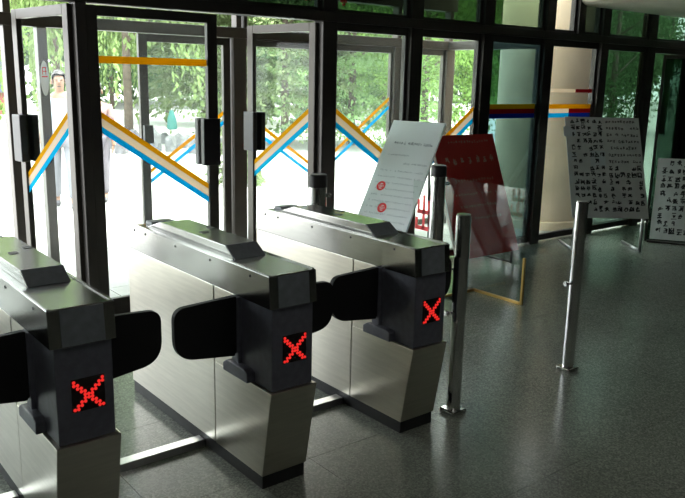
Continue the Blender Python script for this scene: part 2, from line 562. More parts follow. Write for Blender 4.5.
# vestibule roof / canopy slab
struct(box('trim_%d' % (n_trim[0]+1), M_CEIL, -5.0, 5.4, WY+0.075, 4.4, 3.05, 3.30), 'canopy slab over the entrance'); n_trim[0] += 1

# ------------------------------------------------------------------ turnstiles
def rounded(pts, r, n=6):
    """2-D rounded polygon; r per corner"""
    out = []
    k = len(pts)
    for i in range(k):
        p0, p1, p2 = Vector(pts[i-1]), Vector(pts[i]), Vector(pts[(i+1) % k])
        rr = r[i]
        a = p1 + (p0-p1).normalized()*rr
        b = p1 + (p2-p1).normalized()*rr
        for t in range(n+1):
            s = t/n
            q = a*(1-s)**2 + p1*2*s*(1-s) + b*s*s
            out.append((q.x, q.y))
    return out

TW = 0.1205
def make_turnstile():
    t = empty('turnstile')
    # plinth
    box('plinth', M_PLINTH, -TW+0.006, TW-0.006, 0.062, 1.444, 0.0, 0.066, t, 0.003)
    # front cabinet, leaning outward towards the top
    prism('front_cabinet', M_STEEL, [(-0.017, 0.483), (0.470, 0.483), (0.470, 0.066), (0.056, 0.066)], -TW, TW, 'x', t, 0.003)
    # rear body and the strip behind the indicator housing
    box('rear_body', M_STEEL, -TW+0.002, TW-0.002, 0.478, 1.449, 0.066, 0.8565, t, 0.003)
    box('side_panel', M_STEEL, -TW+0.003, TW-0.003, 0.29, 0.471, 0.4835, 0.8565, t, 0.002)
    box('seam_backing', M_BLACK, -TW+0.012, TW-0.012, 0.30, 0.90, 0.08, 0.85, t)  # black block added for the hollow's darkness behind the panel seam
    # indicator housing
    ih = box('indicator_housing', M_PLASTIC, -0.106, 0.106, 0.0, 0.292, 0.4835, 0.8565, t, 0.004)
    pn = box('led_window', M_LEDPANEL, -0.052, 0.070, -0.004, 0.003, 0.603, 0.728, ih, 0.001)
    # LED cross of round dots
    bm = bmesh.new()
    n, pitch = 9, 0.0132
    cx, cz = 0.009, 0.6655
    for i in range(n):
        for j in range(n):
            if (i-j) in (0, 1) or (i+j) in (n-1, n-2):
                x = cx + (i-(n-1)/2)*pitch
                z = cz + (j-(n-1)/2)*pitch
                bm_tube(bm, (x, -0.0065, z), (x, -0.003, z), 0.0064, n=8)
    led = from_bm('led_cross', bm, M_LED, pn)
    led['label'] = 'glowing red cross of dots'
    led['kind'] = 'stuff'
    # lid
    lid = prism('lid', M_LID, [(0.0, 1.0), (1.357, 1.0), (1.45, 0.893), (1.45, 0.857), (-0.010, 0.857)], -TW-0.001, TW+0.001, 'x', t, 0.004)
    prism('end_plate', M_ENDPLATE, [(-0.016, 0.862), (-0.005, 0.995), (0.004, 0.995), (-0.006, 0.862)], -0.078, 0.078, 'x', lid)
    # raised cover on the lid
    cov = prism('top_cover', M_LID, [(0.345, 1.0), (0.425, 1.05), (1.10, 1.05), (1.26, 1.0)], -0.082, 0.086, 'x', t, 0.003)
    prism('cover_front', M_ENDPLATE, [(0.340, 1.001), (0.421, 1.0515), (0.427, 1.050), (0.350, 1.001)], -0.080, 0.084, 'x', cov)
    box('sensor_port', M_BLACK, -0.035, 0.000, 0.72, 0.76, 1.049, 1.0525, cov)
    box('sensor_port', M_BLACK, 0.045, 0.080, 0.80, 0.84, 1.049, 1.0525, cov)
    prism('rear_box', M_ENDPLATE, [(1.265, 1.0), (1.275, 1.018), (1.345, 1.018), (1.352, 1.0)], -0.05, 0.085, 'x', t, 0.002)
    # rails along both top edges
    for s in (-1, 1):
        x = s*0.112
        box('edge_rail', M_LID, x-0.006, x+0.006, 0.01, 1.34, 1.0, 1.004, lid, 0.001)
        for y in (0.15, 0.50, 0.85, 1.20, 1.34):
            bm = bmesh.new()
            bm_tube(bm, (s*(TW-0.001), y, 0.972), (s*(TW+0.0035), y, 0.972), 0.0065, n=10)
            from_bm('screw', bm, M_BLACK, lid)
        # flap leaf
        e = s*0.118
        L = s*0.425
        sh = rounded([(e, 0.856), (L, 0.842), (L, 0.615), (e, 0.575)], [0.02, 0.055, 0.095, 0.03], 12)
        bm = bmesh.new()
        bm_prism(bm, sh, 0.262, 0.288, 'y')
        big = [f for f in bm.faces if len(f.verts) > 6]
        bmesh.ops.bevel(bm, geom=[ed for f in big for ed in f.edges], offset=0.008, segments=2, affect='EDGES')
        from_bm('flap', bm, M_RUBBER, t)
        # hinge box under the flap
        x0, x1 = sorted((s*0.100, s*0.145))
        prism('hinge_box', M_PLASTIC, [(0.14, 0.487), (0.35, 0.487), (0.35, 0.525), (0.32, 0.545), (0.17, 0.545), (0.14, 0.535)], x0, x1, 'x', t, 0.004)
        prism('hinge_post', M_PLASTIC, [(0.245, 0.54), (0.305, 0.54), (0.305, 0.852), (0.245, 0.852)], *sorted((s*0.100, s*0.124)), 'x', t, 0.004)
    return t

ts = make_turnstile()
tag(ts, 'brushed steel flap turnstile in the middle, a closed glass door leaf behind it', 'turnstile', 'turnstiles in a row')
ts2 = copy_tree(ts); ts2.location = (-0.891, 0.037, 0)
tag(ts2, 'steel flap turnstile at the left edge of the picture, cut off by it', 'turnstile')
ts3 = copy_tree(ts); ts3.location = (0.879, 0.047, 0)
tag(ts3, 'steel flap turnstile farthest right, beside a slim chrome post', 'turnstile')
# floor channels between the turnstiles
for xa, xb, lab in ((-0.773, -0.119, 'low metal floor channel between the left and middle turnstiles'), (0.119, 0.762, 'low metal floor channel between the middle and right turnstiles'), (-1.66, -1.010, 'low metal floor channel left of the leftmost turnstile')):
    c = prism('floor_channel', M_CHANNEL, [(0.580, 0.0), (0.588, 0.034), (0.648, 0.034), (0.656, 0.0)], xa, xb, 'x', None, 0.002)
    tag(c, lab, 'channel')

# ------------------------------------------------------------------ posts
def chrome_post(x, y, h, r, label, clamp_dir):
    o = empty('chrome_post', (x, y, 0))
    box('base_plate', M_CHROME, -r*1.35, r*1.35, -r*1.35, r*1.35, 0, 0.028, o, 0.006)
    lathe('tube', M_CHROME, [(r, 0.028), (r, h-0.004), (r-0.004, h)], o)
    lathe('top_cap', mat('post_cap', (0.5, 0.5, 0.48), 0.3, 0.9), [(r*0.9, h), (r*0.9, h+0.003), (r*0.6, h+0.005)], o)
    d = Vector(clamp_dir).normalized()
    k = empty('glass_clamp', (0, 0, 0), 0, o)
    for zz in (0.58,):
        bm = bmesh.new()
        bm_tube(bm, d*r*0.9 + Vector((0, 0, zz)), d*(r+0.028) + Vector((0, 0, zz)), 0.008, n=10)
        bm_tube(bm, d*(r+0.024) + Vector((0, 0, zz)), d*(r+0.040) + Vector((0, 0, zz)), 0.016, n=12)
        c = from_bm('clamp', bm, M_CHROME, o)
    bpy.data.objects.remove(k)
    tag(o, label, 'post')
    return o
chrome_post(1.185, 0.13, 1.12, 0.040, 'slim chrome post close beside the right turnstile', (-1, 0.4, 0))
chrome_post(2.26, 0.14, 1.10, 0.038, 'slim chrome post standing alone on the open floor', (-1, 0.3, 0))

def capped_post(x, y, h, r, label, side):
    o = empty('capped_post', (x, y, 0))
    lathe('tube', M_CHROME, [(r, 0.0), (r, h-0.09)], o)
    lathe('black_cap', M_BLACK, [(r*1.03, h-0.09), (r*1.03, h-0.012), (r*0.92, h)], o)
    lathe('base_flange', M_CHROME, [(r*1.5, 0), (r*1.5, 0.012), (r*1.1, 0.03)], o)
    d = Vector(side).normalized()
    bm = bmesh.new()
    bm_tube(bm, d*r*0.9 + Vector((0, 0, h-0.15)), d*(r+0.03) + Vector((0, 0, h-0.15)), 0.014, n=12)
    from_bm('clamp', bm, M_CHROME, o)
    tag(o, label, 'post')
    return o
capped_post(1.393, 1.697, 1.15, 0.064, 'thick chrome post with black cap behind the right turnstile', (1, -0.6, 0))
capped_post(2.594, 1.698, 1.15, 0.061, 'thick chrome post with black cap before the red board', (1, -0.6, 0))

# glass barrier with brass edging
gb = empty('glass_barrier', (3.19, 1.255, 0))
box('glass_sheet', M_GLASS_FREE, -0.005, 0.005, 0.006, 0.93, 0.015, 0.962, gb)
box('brass_upright', M_BRASS, -0.011, 0.011, -0.011, 0.011, 0.0, 0.40, gb, 0.003)
box('brass_rail', M_BRASS, -0.014, 0.014, 0.011, 0.51, 0.0, 0.022, gb, 0.003)
box('brass_foot', M_BRASS, -0.42, 0.014, 0.511, 0.535, 0.0, 0.022, gb, 0.003)
tag(gb, 'clear glass barrier sheet edged in brass in front of the red board', 'barrier')
# glass panel carrying the red exit character
ep = empty('exit_panel', (2.59, 1.75, 0))
box('glass_sheet', M_GLASS_OPEN, -0.004, 0.004, 0.035, 0.22, 0.50, 1.0, ep)
bm = bmesh.new()
def stroke(y0, y1, z0, z1):
    bm_box(bm, -0.0075, -0.0045, y0, y1, z0, z1)
yc, zc = 0.085, 0.74
yw = 0.17
S = 0.026
stroke(yc-S/2, yc+S/2, 0.60, 0.89)
stroke(yc-0.062, yc+0.062, 0.735, 0.735+S*1.3)
stroke(yc-0.062-S/2, yc-0.062+S/2, 0.735, 0.85)
stroke(yc+0.062-S/2, yc+0.062+S/2, 0.735, 0.85)
stroke(yc-0.080, yc+0.080, 0.600, 0.600+S*1.3)
stroke(yc-0.080-S/2, yc-0.080+S/2, 0.600, 0.70)
stroke(yc+0.080-S/2, yc+0.080+S/2, 0.600, 0.70)
from_bm('red_character', bm, M_REDINK, ep)
box('panel_foot', M_CHROME, -0.012, 0.012, 0.195, 0.22, 0.0, 0.51, ep, 0.002)
tag(ep, 'small glass panel bearing a red Chinese character beside the leaning white board', 'panel')

# ------------------------------------------------------------------ boards
def glyph_rows(name, material, parent, rows, off, seed, thick=0.0007):
    """rows: (x0, x1, z, size, n, weight) brush-stroke characters on the board face (local x, z; y=off)"""
    rng = random.Random(seed)
    quads = []
    def seg(ax, az, bx, bz, w):
        dx, dz = bx-ax, bz-az
        L = math.hypot(dx, dz) or 1e-6
        nx, nz = -dz/L*w/2, dx/L*w/2
        quads.append([(ax+nx, off, az+nz), (bx+nx*0.7, off, bz+nz*0.7), (bx-nx*0.7, off, bz-nz*0.7), (ax-nx, off, az-nz)])
    for (x0, x1, z, size, n, wt, skip) in rows:
        for i in range(n):
            if rng.random() < skip:
                continue
            cx = x0 + (x1-x0)*(i+0.5)/n + rng.uniform(-.08, .08)*size
            cz = z + rng.uniform(-.10, .10)*size
            s = size*rng.uniform(0.75, 1.05)
            k = rng.randint(6, 9)
            for q in range(k):
                t = rng.random()
                w = size*wt*rng.uniform(0.7, 1.3)
                if t < 0.42:
                    zz = cz + rng.uniform(-.45, .45)*s; a = rng.uniform(.1, .42)*s
                    seg(cx-a, zz, cx+a*rng.uniform(.6, 1), zz+0.05*s, w)
                elif t < 0.70:
                    xx = cx + rng.uniform(-.35, .35)*s; a = rng.uniform(.1, .40)*s
                    seg(xx, cz+a, xx+rng.uniform(-.04, .04)*s, cz-a, w)
                else:
                    a = rng.uniform(.15, .4)*s; sg = rng.choice((-1, 1))
                    zz = cz + rng.uniform(-.2, .2)*s
                    seg(cx, zz+a*.6, cx+sg*a, zz-a*.7, w)
    # thicken by a hair so that the ink has depth
    o = quad_mesh(name, material, quads, parent)
    o['kind'] = 'stuff'
    return o

def board_root(name, BL, BR, TL):
    """an Empty on the floor under the board; a child frame matrix for the leaning sheet"""
    BL, BR, TL = Vector(BL), Vector(BR), Vector(TL)
    ex = (BR-BL); w = ex.length; ex.normalize()
    up = (TL-BL); h = up.length; up.normalize()
    n = ex.cross(up).normalized()
    up = n.cross(ex).normalized()
    # local x along ex, local y = away from the reader, local z = up the sheet
    M = Matrix((ex, -n, up)).transposed().to_4x4()
    M.translation = BL
    yaw = math.atan2(ex.y, ex.x)
    root = empty(name, (BL.x, BL.y, 0), yaw)
    L = root.matrix_basis.inverted() @ M
    return root, L, w, h

def sheet(name, material, root, L, x0, x1, y0, y1, z0, z1, bev=0.0):
    o = box(name, material, x0, x1, y0, y1, z0, z1, None, bev)
    o.parent = root
    o.matrix_local = L
    return o

# red characters painted on the transom panes
glyph_rows('red_lettering', M_REDINK, top_panes[2], [(0.30, 0.95, 0.12, .13, 4, .16, 0)], -0.0065, 41)
glyph_rows('red_lettering', M_REDINK, top_panes[3], [(-0.40, -0.22, 0.12, .13, 1, .16, 0)], -0.0065, 42)
# white board with red seals
rt, L, w, h = board_root('white_notice_board', (2.338, 2.558, 0.303), (2.461, 2.020, 0.303), (3.024, 2.720, 1.434))
s = sheet('board', M_PAPER, rt, L, 0, w, -0.012, 0.012, -0.28, h, 0.003)
M_SHELL = mat('board_frame', (0.05, 0.05, 0.05), 0.5)
rows = [(w*.18, w*.92, h*.83, .035, 22, .10, .05), (w*.15, w*.55, h*.74, .022, 16, .07, .1), (w*.5, w*.95, h*.68, .024, 14, .07, .1)]
for k in range(12):
    rows.append((w*.10, w*.93, h*(.62-.045*k), .020, 26, .07, .15))
for k in range(6):
    rows.append((w*.50, w*.93, h*(.06-.045*k), .020, 12, .07, .15))
glyph_rows('small_print', M_PALEINK, s, rows, -0.0128, 3)
def seal(px, pz, r, seed):
    bm = bmesh.new()
    n = 24
    ring = []
    for rr in (r, r*0.60):
        ring.append([bm.verts.new((px+rr*math.cos(2*math.pi*i/n), -0.0132, pz+rr*math.sin(2*math.pi*i/n))) for i in range(n)])
    for i in range(n):
        bm.faces.new((ring[0][i], ring[0][(i+1) % n], ring[1][(i+1) % n], ring[1][i]))
    for (a0, a1, b0, b1) in ((-.5, .5, .22, .42), (-.5, .5, -.42, -.22), (-.5, -.3, -.42, .42), (.3, .5, -.42, .42), (-.18, .18, -.1, .1)):
        v = [bm.verts.new((px+a*r, -0.0134, pz+b*r)) for a, b in ((a0, b0), (a1, b0), (a1, b1), (a0, b1))]
        bm.faces.new(v)
    o = from_bm('red_seal', bm, M_REDINK, s)
    o['label'] = 'round red seal'
seal(w*.24, h*.503, .046, 1)
seal(w*.41, h*.349, .046, 2)
for xx in (0.06, w-0.06):
    bm = bmesh.new()
    p = L @ Vector((xx, 0.02, -0.26))
    q = L @ Vector((xx, 0.02, h*0.9))
    bm_tube(bm, p, q, 0.012, n=10)
    r_ = Vector((q.x, q.y + 0.02, q.z))
    bm_tube(bm, (p.x, p.y, 0.0), p, 0.012, n=10)
    bm_tube(bm, L @ Vector((xx, 0.03, h*0.75)), (p.x, p.y+0.75, 0.0), 0.011, n=10)
    from_bm('leg', bm, M_SHELL, rt)
tag(rt, 'leaning white notice board of small print with two red round seals', 'board')

# red board
rt, L, w, h = board_root('red_notice_board', (3.50, 2.255, 0.135), (4.39, 2.255, 0.135), (3.50, 2.700, 1.281))
s = sheet('board', M_RED, rt, L, 0, w, 0.0, 0.022, 0, h, 0.003)
M_EDGE = mat('pale_board_edge', (0.6, 0.5, 0.48), 0.6)
sheet('board_edge', M_EDGE, rt, L, -0.012, -0.0005, -0.002, 0.030, 0, h)
glyph_rows('title_lettering', M_GOLDINK, s, [(w*.10, w*.95, h*.79, .085, 7, .10, 0)], -0.0008, 11)
glyph_rows('lettering', M_GOLDINK, s, [(w*.22, w*.90, h*.94, .035, 16, .08, .05), (w*.20, w*.86, h*.62, .040, 14, .08, .05), (w*.16, w*.86, h*.51, .035, 15, .08, .1),
     (w*.16, w*.80, h*.41, .035, 15, .08, .1), (w*.16, w*.84, h*.31, .035, 15, .08, .1)], -0.0008, 12)
for xx in (0.08, w-0.08):
    bm = bmesh.new()
    p = L @ Vector((xx, 0.03, 0.0)); q = L @ Vector((xx, 0.03, h*0.8))
    bm_tube(bm, (p.x, p.y, 0), p, 0.012, n=10)
    bm_tube(bm, p, q, 0.012, n=10)
    bm_tube(bm, (p.x, p.y, 0.012), (p.x, p.y+0.40, 0.012), 0.012, n=10)
    from_bm('leg', bm, M_SHELL, rt)
tag(rt, 'leaning deep red notice board with pale lettering behind the glass barrier', 'board')

# handwritten sheet on a metal stand
def scl(c, k):
    return CAM + (Vector(c)-CAM)*k
K = 1.035/1.08
BL, BR, TR, TL = [scl(c, K) for c in ((5.587, 2.473, .32), (6.289, 1.944, .32), (6.635, 2.398, 1.421), (5.933, 2.938, 1.421))]
rt, L, w, h = board_root('handwritten_notice', BL, BR, TL)
s = sheet('board', M_PAPER2, rt, L, 0, w, 0.0, 0.008, 0, h)
rows = []
for k in range(14):
    rows.append((w*.06, w*.50, h*(.955-.067*k), .072, 6, .16, .12))
    if k < 7:
        rows.append((w*.54, w*.98, h*(.955-.067*k), .042, 11, .14, .12))
    else:
        rows.append((w*.52, w*.98, h*(.955-.067*k), .076, 6, .16, .12))
glyph_rows('handwriting', M_INK, s, rows, -0.0008, 21)
M_PATCH = mat('fresh_paper', (0.66, 0.72, 0.74), 0.7, noise=(6, 0.08))
for (a0, a1, b0, b1) in ((-0.03, 0.13, .80, .90), (0.0, 0.12, .56, .64), (0.30, 0.50, .50, .66)):
    bm = bmesh.new()
    bm_box(bm, w*a0, w*a1, -0.0006, 0.0, h*b0, h*b1)
    o = from_bm('pasted_slip', bm, M_PATCH, s)
ri = rt.matrix_basis.inverted()
for xx in (0.05, w-0.05):
    bm = bmesh.new()
    p = L @ Vector((xx, 0.03, 0.02)); q = L @ Vector((xx, 0.03, h*0.9))
    bm_tube(bm, (p.x, p.y, 0.02), p, 0.018, n=12)
    bm_tube(bm, p, q, 0.014, n=12)
    bm_tube(bm, (p.x, p.y-0.02, 0.016), (p.x, p.y+0.50, 0.016), 0.016, n=12)
    from_bm('stand_leg', bm, M_ALU, rt)
tag(rt, 'large sheet of black handwriting on a metal stand before the dark windows', 'notice')

# handwritten poster on a glass panel at the right edge
a = Vector((6.60, 2.085, 0)); dr = Vector((0.53, -0.848, 0)).normalized()
rt = empty('display_panel', a, math.atan2(dr.y, dr.x))
box('glass_sheet', M_GLASS_DARK, -0.03, 1.05, 0.0, 0.012, 0.02, 2.10, rt)
box('panel_frame', M_FRAME, -0.06, -0.03, -0.015, 0.027, 0.0, 2.14, rt, 0.003)
box('panel_frame', M_FRAME, 1.05, 1.08, -0.015, 0.027, 0.0, 2.14, rt, 0.003)
box('panel_rail', M_FRAME, -0.03, 1.05, -0.015, 0.027, 2.10, 2.14, rt, 0.003)
box('panel_foot', M_FRAME, -0.03, 1.05, -0.10, 0.10, 0.0, 0.02, rt, 0.003)
tag(rt, 'tall dark glass panel at the right edge carrying a handwritten poster', 'panel')
ps = box('handwritten_poster', M_PAPER2, 0.0, 0.98, -0.004, -0.001, 0.03, 0.985)
ps.location = rt.location; ps.rotation_euler = rt.rotation_euler
rows = [(0.05, 0.95, .93-.088*k, .082, 12, .15, .10) for k in range(10)]
glyph_rows('handwriting', M_INK, ps, rows, -0.0048, 31)
tag(ps, 'white handwritten poster on the dark glass panel at the right edge', 'poster')

# oval sticker on the outer door
# (white paper oval with a red mark)
def sticker(parent, px, pz, y):
    bm = bmesh.new()
    n = 28
    bm_prism(bm, [(px+0.035*math.cos(2*math.pi*i/n), pz+0.145*math.sin(2*math.pi*i/n)) for i in range(n)], y, y+0.002, 'y')
    o = from_bm('oval_sticker', bm, mat('sticker_white', (0.75, 0.74, 0.74), 0.5), parent)
    o['label'] = 'white oval sticker with red mark'
    q = []
    for (a0, a1, b0, b1) in ((-.018, .018, .085, .093), (-.018, -.012, .03, .09), (.008, .014, .03, .09), (-.018, .018, .055, .062), (-.024, .024, .010, .020)):
        q.append([(px+a0, y-0.0008, pz+b0), (px+a1, y-0.0008, pz+b0), (px+a1, y-0.0008, pz+b1), (px+a0, y-0.0008, pz+b1)])
    quad_mesh('red_mark', M_REDINK, q, o)

sticker(jamb, 0.36, 1.75, OY-0.053)

# ------------------------------------------------------------------ outside ground
ground = struct(box('floor_outside', M_PAVE, -60, 90, WY+0.07, 120, -0.25, -0.012), 'pale sunlit paving outside the doors')
pv = None
for i in range(0, 16):
    for j in range(-3, 14):
        x0, y0 = -1.2 + i*0.60, 4.62 + j*0.50
        if pv is None:
            bm = bmesh.new()
            bm_box(bm, 0.004, 0.596, 0.004, 0.496, -0.02, 0.0)
            t = from_bm('paving_slab', bm, mat('paving_slab', (0.42, 0.42, 0.40), 0.8, noise=(5, 0.07)), ground)
            pv = t.data
        else:
            t = link('paving_slab', pv, None, ground)
        t.location = (x0, y0, 0)

# round column outside
colm = empty('column', (6.45, 3.62, 0))
lathe('shaft', M_COLUMN, [(0.60, 0.0), (0.60, 3.05)], colm, 64)
for p_ in colm.children[0].data.polygons: p_.use_smooth = len(p_.vertices) == 4
lathe('base_ring', M_COLUMN, [(0.625, 0.0), (0.625, 0.10), (0.605, 0.115)], colm, 64)
tag(colm, 'thick round beige column standing outside the windows', 'column')

# ------------------------------------------------------------------ trees
rng = np.random.default_rng(7)
def leaf_quads(P, D, size, droop=0.0):
    """leaf cards at points P pointing along D (unit), random roll"""
    n = len(P)
    D = D/np.linalg.norm(D, axis=1, keepdims=True)
    R = rng.normal(size=(n, 3))
    S = np.cross(D, R)
    S /= np.linalg.norm(S, axis=1, keepdims=True)
    s = size*rng.uniform(0.6, 1.3, size=(n, 1))
    a = P
    b = P + D*s*0.5 + S*s*0.26
    c = P + D*s
    d = P + D*s*0.5 - S*s*0.26
    return np.stack([a, b, c, d], 1)

M_BARK = mat('bark', (0.10, 0.08, 0.06), 0.9, noise=(8, 0.3))
LEAVES = {
 'willow': translucent('willow_leaf', (0.195, 0.275, 0.105), 0.45, 0.30, 1.2),
 'cedar': translucent('cedar_needle', (0.185, 0.300, 0.115), 0.40, 0.40, 1.0),
 'broad': translucent('broad_leaf', (0.190, 0.320, 0.085), 0.45, 0.45, 1.3),
 'dark': translucent('dark_leaf', (0.09, 0.155, 0.070), 0.40, 0.35, 1.2),
 'pale': translucent('pale_leaf', (0.155, 0.205, 0.095), 0.45, 0.35, 1.2),
}
def tree(name, x, y, h, r, kind, label, n=9000, low=0.4, group='trees outside', leaf=None, z_ground=0.0, trunk=0.12):
    root = empty(name, (x, y, z_ground))
    bm = bmesh.new()
    bm_tube(bm, (0, 0, 0), (0, 0, h*0.75), trunk, trunk*0.35, n=10)
    for k in range(7):
        a = k*2.4
        z = h*(0.25+0.08*k)
        bm_tube(bm, (0, 0, z), (math.cos(a)*r*0.55, math.sin(a)*r*0.55, z+h*0.10), trunk*0.35, trunk*0.1, n=6)
    from_bm('trunk', bm, M_BARK, root)
    if kind == 'willow':
        ns = n//42
        pts, dirs = [], []
        for k in range(ns):
            a = rng.uniform(0, 2*math.pi)
            rr = r*math.sqrt(rng.uniform(0.02, 1))
            top = h*(1-0.45*(rr/r)**2)*rng.uniform(0.75, 1.0)
            bot = max(low, top - rng.uniform(1.5, 4.5))
            m_ = 42
            z = np.linspace(top, bot, m_)
            t = np.linspace(0, 1, m_)
            pts.append(np.stack([math.cos(a)*(rr+0.25*t)+rng.normal(0, .03, m_), math.sin(a)*(rr+0.25*t)+rng.normal(0, .03, m_), z], 1))
            dirs.append(np.stack([rng.normal(0, .35, m_), rng.normal(0, .35, m_), -np.ones(m_)], 1))
        P, D = np.concatenate(pts), np.concatenate(dirs)
        q = leaf_quads(P, D, leaf or 0.22)
    elif kind in ('cedar', 'pale'):
        pts, dirs = [], []
        lev = int(h/0.42)
        per = max(40, n//(lev*9))
        for k in range(lev):
            z0 = low + (h-low)*k/lev
            R_ = r*(1-0.85*k/lev)
            for b_ in range(9):
                a = rng.uniform(0, 2*math.pi)
                t = rng.uniform(0.15, 1, per)**0.7
                spread = rng.normal(0, .22, per)*t
                X = np.cos(a+spread)*t*R_
                Y = np.sin(a+spread)*t*R_
                Z = z0 + 0.30*np.sin(t*2.2) - 0.42*t*t + rng.normal(0, .05, per)
                pts.append(np.stack([X, Y, Z], 1))
                dirs.append(np.stack([np.cos(a)+rng.normal(0, .5, per), np.sin(a)+rng.normal(0, .5, per), rng.normal(-.5, .4, per)], 1))
        q = leaf_quads(np.concatenate(pts), np.concatenate(dirs), leaf or 0.17)
    else:
        nb = 46
        C = rng.normal(size=(nb, 3)); C /= np.linalg.norm(C, axis=1, keepdims=True)
        C *= rng.uniform(0.35, 1.0, (nb, 1))**0.6
        cz = (h+low)/2
        C = C*np.array([r, r, (h-low)/2]) + np.array([0, 0, cz])
        w_ = rng.integers(0, nb, n)
        off = rng.normal(size=(n, 3)); off /= np.linalg.norm(off, axis=1, keepdims=True)
        P = C[w_] + off*(rng.uniform(0.2, 1, (n, 1))**0.5)*r*0.32
        P[:, 2] = np.maximum(P[:, 2], 0.1)
        q = leaf_quads(P, off + rng.normal(0, .5, (n, 3)) + np.array([0, 0, -.3]), leaf or 0.15)
    quad_mesh('foliage', LEAVES[kind], q, root)
    tag(root, label, 'tree', group)
    return root
def by_px(px, Y):
    p = at_y(px, 100, Y)
    return p.x, Y
TREES = [
 (128, 16, 7.5, 2.0, 'willow', 'pale willow tree with hanging strands behind the closed door leaf', 12000, 0.3, .22),
 (58, 19, 7.5, 2.2, 'willow', 'pale willow tree with hanging strands behind the walking man', 11000, 0.3, .22),
 (20, 26, 8, 2.6, 'broad', 'green leafy tree at the left edge beyond the open door leaf', 8000, 0.6, .24),
 (168, 25, 8, 2.8, 'dark', 'dark tree far behind the closed door leaf', 9000, 0.6, .24),
 (205, 17, 6.0, 1.9, 'pale', 'pale conifer with layered branches right of the willow', 11000, 0.9, .20),
 (285, 15, 5.6, 2.4, 'pale', 'pale conifer with layered sagging branches behind the open door leaf', 13000, 0.5, .19),
 (248, 22, 8.5, 2.8, 'cedar', 'green conifer rising far behind the open door leaf', 12000, 0.5, .24),
 (352, 14, 6.5, 2.2, 'cedar', 'bushy green conifer seen above the white notice board', 12000, 0.5, .18),
 (425, 12.5, 6.0, 2.6, 'broad', 'dense leafy tree between the white and red notice boards', 16000, 0.2, .13),
 (478, 11, 5.5, 1.9, 'broad', 'leafy tree close to the round column', 12000, 0.2, .13),
 (385, 20, 8, 3.2, 'cedar', 'green conifer far behind the white notice board', 12000, 0.4, .22),
 (318, 24, 9, 3.0, 'dark', 'dark leafy tree far behind the window mullion', 9000, 0.4, .24),
 (612, 12, 6, 2.4, 'dark', 'dark leafy tree beyond the window behind the handwritten sheet', 10000, 0.2, .16),
 (665, 13, 6, 2.6, 'dark', 'dark leafy tree beyond the window at the right edge', 9000, 0.2, .16),
 (112, 36, 10, 3.2, 'dark', 'far dark tree behind the two willows', 8000, 0.4, .34),
 (225, 36, 11, 4.5, 'dark', 'far dark tree behind the conifers', 9000, 0.4, .36),
]
for (px, Y, h, r, kind, lab, n, low, lf) in TREES:
    x, y = by_px(px, Y)
    tree({'willow': 'willow_tree', 'cedar': 'conifer_tree', 'pale': 'conifer_tree', 'broad': 'leafy_tree', 'dark': 'leafy_tree'}[kind], x, y, h*1.35, r, kind, lab, int(n*1.8), low, leaf=lf*0.75)
# far hedge row closing the view
hx = np.linspace(14, 74, 12)
for k, x in enumerate(hx):
    tree('leafy_tree', float(x), 42+3*(k % 2), 11, 5.0, 'dark', 'one of the farthest trees closing the view', 9000, 0.2, group='farthest row of trees', leaf=.55)
# small shrub at the kerb
p = at_z(268, 190)
sh = tree('shrub', p.x, p.y+1.0, 0.9, 0.6, 'pale', 'low pale shrub on the paving behind the open door leaf', 1800, 0.05, 'shrubs', .12, trunk=.03)
sh['category'] = 'shrub'

# rocks along the planting bed
M_ROCK = mat('pale_rock', (0.13, 0.13, 0.14), 0.85, noise=(4, 0.35), bump=(9, 0.5))
rk = random.Random(5)
rock_px = [(104, 146), (112, 148), (122, 153), (132, 147), (155, 150), (164, 143), (171, 151), (179, 148), (188, 146), (196, 153), (206, 146), (237, 156), (247, 160)]
base = None
for k, (px, py) in enumerate(rock_px):
    bm = bmesh.new()
    bmesh.ops.create_icosphere(bm, subdivisions=2, radius=1.0)
    sx, sy, sz = rk.uniform(.13, .22), rk.uniform(.13, .20), rk.uniform(.18, .36)
    for v in bm.verts:
        f = 1 + 0.22*math.sin(v.co.x*5+k) * math.cos(v.co.y*4-k) + rk.uniform(-.06, .06)
        v.co = Vector((v.co.x*sx*f, v.co.y*sy*f, max(-0.6, v.co.z)*sz*f + sz*0.5))
    o = from_bm('rock', bm, M_ROCK)
    q = at_z(px, py)
    o.location = q
    tag(o, 'pale grey rock in the row edging the planting under the trees', 'rock', 'rocks edging the planting')
# turquoise folded parasol under the trees
q = at_z(191, 150)
pr = empty('folded_parasol', (q.x+0.1, q.y+1.2, 0))
tube('pole', M_ALU, (0, 0, 0), (0, 0, 0.96), 0.015, parent=pr)
lathe('canopy', translucent('turquoise_cloth', (0.07, 0.26, 0.24), 0.3), [(0.11, 0.42), (0.13, 0.46), (0.11, 0.70), (0.06, 0.86), (0.03, 0.92)], pr)
tag(pr, 'turquoise folded cloth parasol under the pale trees', 'parasol')

# red brick building at far left
bx = at_y(8, 60, 30)
bd = empty('brick_building', (bx.x-4.0, 34, 0))
box('wall', mat('red_brick', (0.211, 0.081, 0.062), 0.85, noise=(3, 0.2)), -4.6, 4.6, -2, 3, 0, 9, bd)
for i in range(5):
    for j in range(3):
        wnd = box('window', mat('building_window', (0.10, 0.12, 0.16), 0.2) if (i, j) == (0, 0) else bpy.data.materials['building_window'], -4.4+i*2.0, -3.4+i*2.0, -2.06, -2.0, 0.9+j*2.6, 2.4+j*2.6, bd)
box('roof', mat('building_roof', (0.30, 0.28, 0.27), 0.8), -4.8, 4.8, -2.3, 3.3, 9.0, 9.3, bd)
tag(bd, 'reddish brick building far away at the left edge', 'building')

